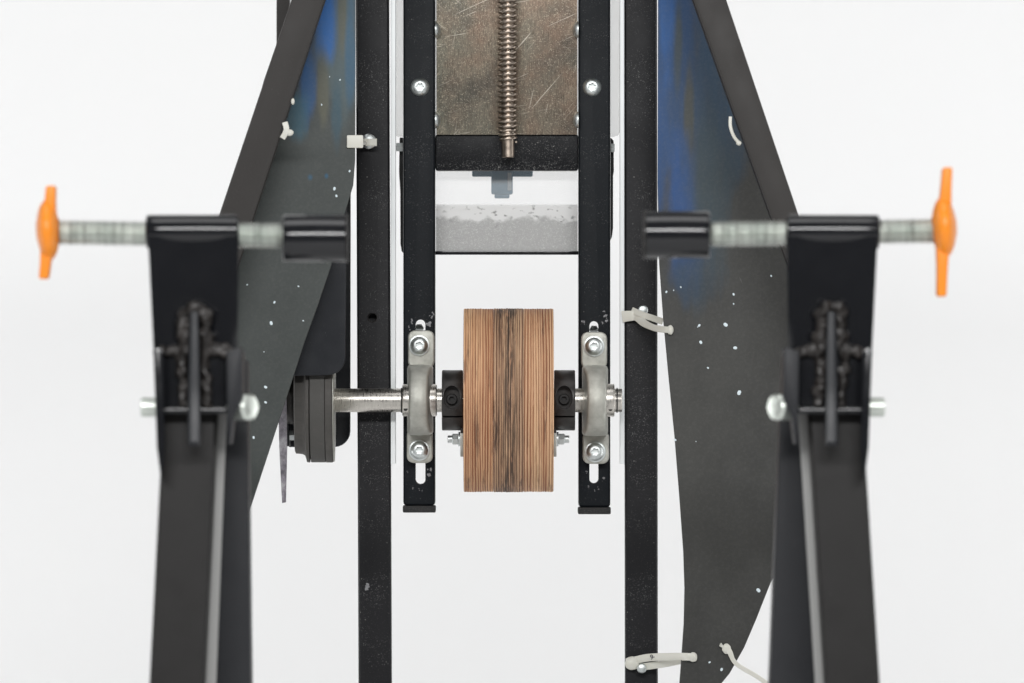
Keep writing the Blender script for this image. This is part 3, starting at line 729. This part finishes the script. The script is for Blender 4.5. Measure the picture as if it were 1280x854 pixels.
# ------------------------------------------------------------------ cable ties
def ribbon(bm, pts, wd, th=1.6, round_end=False, widths=None):
    P = [U(*p) for p in pts]; rows = []
    # smooth the path
    Q = []
    for i in range(len(P)-1):
        p0 = P[max(i-1, 0)]; p1 = P[i]; p2 = P[i+1]; p3 = P[min(i+2, len(P)-1)]
        for k in range(5):
            t = k/5
            Q.append((0.5*((2*p1)+(-p0+p2)*t+(2*p0-5*p1+4*p2-p3)*t*t+(-p0+3*p1-3*p2+p3)*t**3), (i+t)/(len(P)-1)))
    Q.append((P[-1], 1.0))
    for i, (p, s_) in enumerate(Q):
        a_ = Q[max(i-1, 0)][0]; b_ = Q[min(i+1, len(Q)-1)][0]; t = (b_-a_).normalized()
        sd = t.cross(Vector((0, 1, 0)))
        sd = sd.normalized() if sd.length > 1e-5 else Vector((0, 0, 1))
        nn = sd.cross(t).normalized()
        w2 = wd*S/2*(widths(s_) if widths else 1); h2 = th*S/2
        rows.append([bm.verts.new(p+sd*x*w2+nn*y*h2) for x, y in ((-1, -0.4), (-0.8, -1), (0.8, -1), (1, -0.4), (1, 0.4), (0.8, 1), (-0.8, 1), (-1, 0.4))])
    fs = []
    for r0, r1 in zip(rows, rows[1:]):
        for j in range(8): fs.append(bm.faces.new((r0[j], r0[(j+1) % 8], r1[(j+1) % 8], r1[j])))
    fs.append(bm.faces.new(rows[0])); fs.append(bm.faces.new(rows[-1][::-1]))
    bmesh.ops.recalc_face_normals(bm, faces=fs)
def knob(bm, px, py, y, rx, rz, dep=3.0):
    c = U(px, py, y); t = bmesh.new(); bmesh.ops.create_icosphere(t, subdivisions=3, radius=1)
    for v in t.verts:
        n_ = 1+0.10*noise.noise(v.co*2+Vector((px, py, 0)))
        v.co = c+Vector((v.co.x*rx*S, v.co.y*dep*S, v.co.z*rz*S))*n_
    merge(bm, t)
G = 'white cable ties holding the side sheets'
def bolt_under(parent, px, py, y, r=6.0, depth=60):
    m = bm_new(); lathe(m, U(px, py, y+depth), (0, -1, 0), [(0, r*0.6*S), ((depth-3)*S, r*0.6*S), ((depth-3)*S, r*S), ((depth+1)*S, r*S), ((depth+3)*S, r*0.8*S), ((depth+4)*S, r*0.4*S)], 24)
    obj('bolt', m, M['zinc'], parent)
# left upper
t1 = thing('cable_tie', 'short thick white cable tie crossing a round bolt head high on the left post', 'cable tie', U(452, 186, 10), G)
bm = bm_new(); rect(bm, 433.5, 454, 169, 185, -119, -114.5, 1.5, 2)
o = obj('tie_head', bm, M['nylon'], t1)
bm = bm_new(); ribbon(bm, [(450, 178, -117), (453, 178, -50), (455, 178, 6), (462, 178, 9), (471, 178, 10)], 9.5, 2.4); obj('strap', bm, M['nylon'], t1)
bolt_under(t1, 461, 177, 22, 9.5, 8)
# small loop at the brace, left
t2 = thing('cable_tie', 'tiny cut end of a white cable tie peeking past the left brace', 'cable tie', U(357, 174, -118), G)
bm = bm_new(); ribbon(bm, [(356, 153, -196), (358, 163, -197), (353, 173, -196)], 7, 3); knob(bm, 362, 166, -196, 5, 4); knob(bm, 366, 127, -194, 2.2, 4); obj('strap', bm, M['nylon'], t2)
t3 = thing('cable_tie', 'thin curved white cable tie strand lying at the edge of the right brace', 'cable tie', U(922, 180, -193), G)
bm = bm_new(); ribbon(bm, [(913, 146, -193), (913, 158, -195), (917, 170, -195), (923, 178, -193)], 4, 2); knob(bm, 923.5, 179, -194, 3.2, 3); obj('strap', bm, M['nylon'], t3)
# right middle
t4 = thing('cable_tie', 'white cable tie curving from the middle of the right post to the dark sheet', 'cable tie', U(805, 410, 10), G)
bm = bm_new(); ribbon(bm, [(778, 396, 26), (788, 395, 22), (796, 396, 18), (805, 404, 0), (818, 410, -25), (830, 412, -42), (838, 412.5, -48)], 9, 2.2, widths=lambda s: 1.5-0.7*min(1, s*1.6)+0.1)
knob(bm, 838, 412.5, -46, 4, 6); obj('strap', bm, M['nylon'], t4)
bm = bm_new(); ribbon(bm, [(790, 388, 24), (804, 394, 10), (815, 397.5, 0), (828, 402, -20)], 8, 2.0, widths=lambda s: 1.0); obj('tail', bm, M['nylon'], t4)
bolt_under(t4, 803.5, 388, 20, 6.5, 10)
# right lower
t5 = thing('cable_tie', 'long white cable tie looped from the foot of the right post to the curved sheet', 'cable tie', U(805, 840, 10), G)
bm = bm_new(); ribbon(bm, [(783, 828, 24), (796, 825, 20), (812, 822, 10), (838, 821, -20), (856, 821, -46), (866, 821.5, -48)], 9.5, 2.2); knob(bm, 866.5, 821.5, -46, 5.2, 6.2); knob(bm, 790, 829, 22, 9, 8.5, 5); obj('strap', bm, M['nylon'], t5)
bm = bm_new(); ribbon(bm, [(800, 834, 22), (812, 832.5, 16), (835, 829, 0), (854, 825, -30)], 9, 2.0); obj('tail', bm, M['nylon'], t5)
bolt_under(t5, 802, 835, 16, 6.2, 14)
cu = bpy.data.curves.new('print', 'FONT'); cu.body = '94'; cu.size = 9*S; cu.extrude = 0.05*S; cu.align_x = 'CENTER'; cu.align_y = 'CENTER'
tmp = bpy.data.objects.new('tmp', cu); C.collection.objects.link(tmp)
dg = bpy.context.evaluated_depsgraph_get(); me = bpy.data.meshes.new_from_object(tmp.evaluated_get(dg)); bpy.data.objects.remove(tmp)
me.materials.clear(); me.materials.append(M['ink'])
to = bpy.data.objects.new('printed_mark', me); C.collection.objects.link(to); to.parent = t5
to.location = U(816.5, 821.6, 3)-WP[t5.name]; to.rotation_euler = (R(90), R(-8), R(-28))
# right bottom strand
t6 = thing('cable_tie', 'frayed translucent cable tie strand poking out at the curved lower corner of the right sheet', 'cable tie', U(918, 825, -46), G)
bm = bm_new(); ribbon(bm, [(906, 808, -45), (912, 815, -48), (917, 826, -46), (926, 834, -40), (945, 845, -25), (970, 862, -10)], 7, 1.8, widths=lambda s: 1.3-0.5*min(1, s*3)); knob(bm, 908, 811, -46, 5.5, 6.5)
for (dx, dy) in ((-6, -2), (-5, -5), (-3, -7)): ribbon(bm, [(907, 811, -47), (904+dx*0.5, 809+dy*0.4, -48), (903+dx*0.6, 808+dy*0.6, -48)], 1.2, 1.0)
obj('strap', bm, M['nylon'], t6)

# ------------------------------------------------------------------ foreground clamp arms
YA = -900
def clamp(right):
    mx = (lambda x: 1282-x) if right else (lambda x: x)
    def pm(pts): return [(mx(x), y) for x, y in pts]
    side = 'right' if right else 'left'
    lab = ('blurred black clamp arm on the right with an orange wing knob pointing right' if right
           else 'blurred black clamp arm on the left with an orange wing knob pointing left')
    e = frow(YA)
    t = thing('clamp_arm', lab, 'clamp arm', (U(mx(235), 0, YA).x, YA*S, FLOOR), 'clamp arms standing in front of the machine')
    bm = bm_new(); x0, x1 = sorted((mx(183), mx(298.5))); cylx(bm, x0, x1, 290, YA, 21.5, 2.5, 48)
    tube = obj('clamp_tube', bm, M['gloss'], t)
    # bracket plate below, gently hollowed across its width
    bm = bm_new(); n = 14; rows = []
    for j in range(9):
        v = j/8; py = 296+(442-296)*v
        xa = 185+(192-185)*v; xb = 298+(297-298)*v
        row = []
        for i in range(n+1):
            s_ = i/n; px = mx(xa+(xb-xa)*s_)
            dep = 14*(1-(2*s_-1)**2)*min(1, 0.25+v)
            row.append((px, py, YA-20+dep))
        rows.append(row)
    grid = [[(bm.verts.new(U(*p)), bm.verts.new(U(*p)+Vector((0, 5*S, 0)))) for p in row] for row in rows]
    for r0, r1 in zip(grid, grid[1:]):
        for a, b, c_, d in zip(r0, r0[1:], r1[1:], r1):
            bm.faces.new((a[0], b[0], c_[0], d[0])); bm.faces.new((d[1], c_[1], b[1], a[1]))
    for r, f in ((grid[0], 1), (grid[-1], -1)):
        for a, b in zip(r, r[1:]): bm.faces.new((a[0], a[1], b[1], b[0]))
    for cidx in (0, -1):
        for r0, r1 in zip(grid, grid[1:]): bm.faces.new((r0[cidx][0], r1[cidx][0], r1[cidx][1], r0[cidx][1]))
    bmesh.ops.recalc_face_normals(bm, faces=bm.faces)
    obj('bracket_plate', bm, M['gloss'], t)
    # lower channel with two cheeks
    bm = bm_new(); rect(bm, *sorted((mx(201), mx(285))), 438, 516, YA-6, YA+2, 0.8)
    ch = obj('channel', bm, M['gloss'], t)
    bm = bm_new(); rect(bm, *sorted((mx(201.5), mx(283))), 511, 517, YA-22, YA-7, 1.5); obj('channel_lip', bm, M['gloss'], ch)
    bm = bm_new(); prism(bm, pm([(191.5, 438), (197, 434), (204, 440), (206, 560), (203, 590), (201, 600), (196, 560)]), YA-30, YA+46, 2); obj('cheek_plate', bm, M['gloss'], t)
    bm = bm_new(); prism(bm, pm([(283, 440), (298, 434), (303, 440), (303, 500), (292, 522), (288, 556), (285, 556), (284, 520)]), YA-26, YA+50, 2); obj('cheek_plate', bm, M['legdark'], t)
    # gusset
    bm = bm_new(); secs = [(390, -28, 5.5), (440, -34, 7), (480, -37, 7.5), (505, -40, 7.8), (530, -45, 8), (552, -49, 8), (557, -46, 7)]; rows = []
    for (py, yy, hw) in secs:
        rows.append([bm.verts.new(U(mx(242.5+u*hw), py, YA+yy+d)) for u, d in ((-1, 26), (-1, 4), (-0.85, 1.2), (-0.4, 0.15), (0, 0), (0.4, 0.15), (0.85, 1.2), (1, 4), (1, 26))])
    for r0, r1 in zip(rows, rows[1:]):
        for i in range(9): bm.faces.new((r0[i], r0[(i+1) % 9], r1[(i+1) % 9], r1[i]))
    bm.faces.new(rows[0]); bm.faces.new(rows[-1][::-1]); bmesh.ops.recalc_face_normals(bm, faces=bm.faces)
    gu = obj('gusset', bm, M['guard'], t)
    # weld beads
    bm = bm_new(); rnd = random.Random(3+right)
    def beadline(a, b, n_, r_):
        n_ = n_*2
        for i in range(n_):
            s_ = i/(n_-1)
            px = a[0]+(b[0]-a[0])*s_+rnd.uniform(-2.5, 2.5); py = a[1]+(b[1]-a[1])*s_+rnd.uniform(-3, 3)
            rr_ = r_*rnd.uniform(0.75, 1.3)
            tb = bmesh.new(); bmesh.ops.create_icosphere(tb, subdivisions=2, radius=1); cc = U(mx(px), py, a[2]+(b[2]-a[2])*s_)
            for v in tb.verts:
                v.co = cc+v.co*rr_*S*(1+0.35*noise.noise(v.co*1.7+Vector((px, py, i))))
            merge(bm, tb)
    beadline((231, 392, YA-14), (232, 440, YA-12), 8, 6.5 if right else 7.5); beadline((255, 388, YA-18), (256, 440, YA-14), 8, 7)
    beadline((236, 386, YA-20), (254, 386, YA-20), 4, 6)
    beadline((226, 440, YA-10), (232, 512, YA-10), 10, 5.5); beadline((254, 440, YA-10), (260, 510, YA-10), 10, 6)
    beadline((198, 440, YA-14), (232, 436, YA-12), 8, 5); beadline((256, 436, YA-12), (292, 440, YA-14), 8, 5)
    wo = obj('weld_bead', bm, M['weld'], t, smooth=80)
    md = wo.modifiers.new('r', 'REMESH'); md.mode = 'VOXEL'; md.voxel_size = 0.0014; md.use_smooth_shade = True
    dg = bpy.context.evaluated_depsgraph_get(); dg.update(); nm = bpy.data.meshes.new_from_object(wo.evaluated_get(dg)); wo.modifiers.clear(); wo.data = nm
    for v in nm.vertices: v.co += v.normal*(0.0022*noise.noise(v.co*150)+0.0012*noise.noise(v.co*420))

    # pivot bolt
    a0, a1 = mx(178), mx(302); d = 1 if a1 > a0 else -1
    bm = bm_new(); cylx(bm, min(a0, a1)+0.0, max(a0, a1), 509, YA+10, 8, 1, 24); pv = obj('pivot_bolt', bm, M['zinc'], t)
    bm = bm_new(); lathe(bm, U(mx(304), 509, YA-2), (d*0.75, -0.62, 0), [(-12*S, 15.5*S), (9*S, 15.5*S), (12*S, 13*S), (12.6*S, 9*S), (12.8*S, 0.5*S)], 24, mod=lambda k, th: 0.5+0.5*hexm(k, th)); obj('bolt_head', bm, M['rod'], pv)
    bm = bm_new(); lathe(bm, U(mx(176), 509, YA+10), (d, 0, 0), [(0, 9*S), (1*S, 11*S), (18*S, 11*S)], 24); obj('lock_nut', bm, M['rod'], pv)
    # legs
    sl_ = lambda x0, x1: (lambda py: x0+(x1-x0)*(py-520)/334)
    fa, fb = (sl_(203, 182), sl_(271, 250)) if right else (sl_(203.5, 186.5), sl_(271, 255))
    bm = bm_new(); prism(bm, pm([(fa(470), 470), (fb(470), 470), (fb(e), e), (fa(e), e)]), YA+3, YA+66, 6, 3); obj('front_leg', bm, M['leg'], t)
    fc, fd = (sl_(280, 260), sl_(307, 320)) if right else (sl_(279, 267), sl_(310, 314))
    e2 = frow(YA+90)
    bm = bm_new(); prism(bm, pm([(fc(450), 450), (fd(450), 450), (fd(e2), e2), (fc(e2), e2)]), YA+90, YA+150, 5, 3); obj('rear_leg', bm, M['legdark'], t)
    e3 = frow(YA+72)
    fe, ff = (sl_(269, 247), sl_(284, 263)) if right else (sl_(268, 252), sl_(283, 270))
    bm = bm_new(); prism(bm, pm([(fe(505), 505), (ff(505), 505), (ff(e3), e3), (fe(e3), e3)]), YA+72, YA+78, 1); obj('lit_leg_side', bm, M['lit_side'], t)  # added strip filling the leg gap, coloured like the leg's lit side
    bm = bm_new(); rect(bm, *sorted((mx(215), mx(300))), 455, 500, YA+67, YA+89, 1.5); obj('leg_spacer', bm, M['leg'], t)
    return t
cl = clamp(False); cr = clamp(True)
def spindle(right):
    if right:
        rod = ((1168, 289), (886, 293)); slv = (804.5, 887, 293.5); kb = (1180, 284, 15.5, 38); wt = (1185, 209); wb = (1177.5, 371)
        par = cr
    else:
        rod = ((70, 290.5), (356, 295)); slv = (354, 434, 298); kb = (60, 288, 14.5, 38); wt = (63, 232); wb = (54, 349)
        par = cl
    a = U(rod[0][0], rod[0][1], YA); b = U(rod[1][0], rod[1][1], YA)
    helix_thread('threaded_rod', a, b-a, (b-a).length, 12.2*S*0.9, 17.0*S*0.9, 5.6*S*0.9, M['thread'], par, 28, 6, 'tri')
    bm = bm_new(); cylx(bm, slv[0], slv[1], slv[2], YA, 29.5, 2.0, 64); so = obj('rubber_sleeve', bm, M['gloss'], par)
    bm = bm_new(); cylx(bm, slv[0]+(-0.6 if right else 78.5), slv[0]+(3 if right else 81.5), slv[2], YA, 30.2, 0.8, 64); obj('sleeve_rim', bm, M['leg'], so)
    # wing knob: lens shaped hub plus two flat wings
    kx, ky, kw, kh = kb
    bm = bm_new(); c = U(kx, ky, YA); prof = []
    for k in range(-10, 11):
        s_ = k/10; prof.append((kw*S*0.9*s_, max(0.35, (1-abs(s_)**2.2)**0.55)*kh*S*0.9 if abs(s_) < 1 else 9*S))
    lathe(bm, c, (1, 0, 0.05), prof, 40)
    kn = obj('wing_knob', bm, M['orange'], par, smooth=60)
    for (ex, ey), dyy in ((wt, -1), (wb, 1)):
        m = bm_new(); base = (kx+(ex-kx)*0.25, ky+dyy*18)
        dx = 8.5
        prism(m, [(base[0]-dx, base[1]), (base[0]+dx, base[1]), ((base[0]+ex)/2+6.6, (base[1]+ey)/2), (ex+6.0, ey+0), (ex-6.0, ey+0), ((base[0]+ex)/2-6.6, (base[1]+ey)/2)], YA-16, YA+16, 3.5, 3)
        obj('wing', m, M['orange'], kn, smooth=60)
spindle(False); spindle(True)
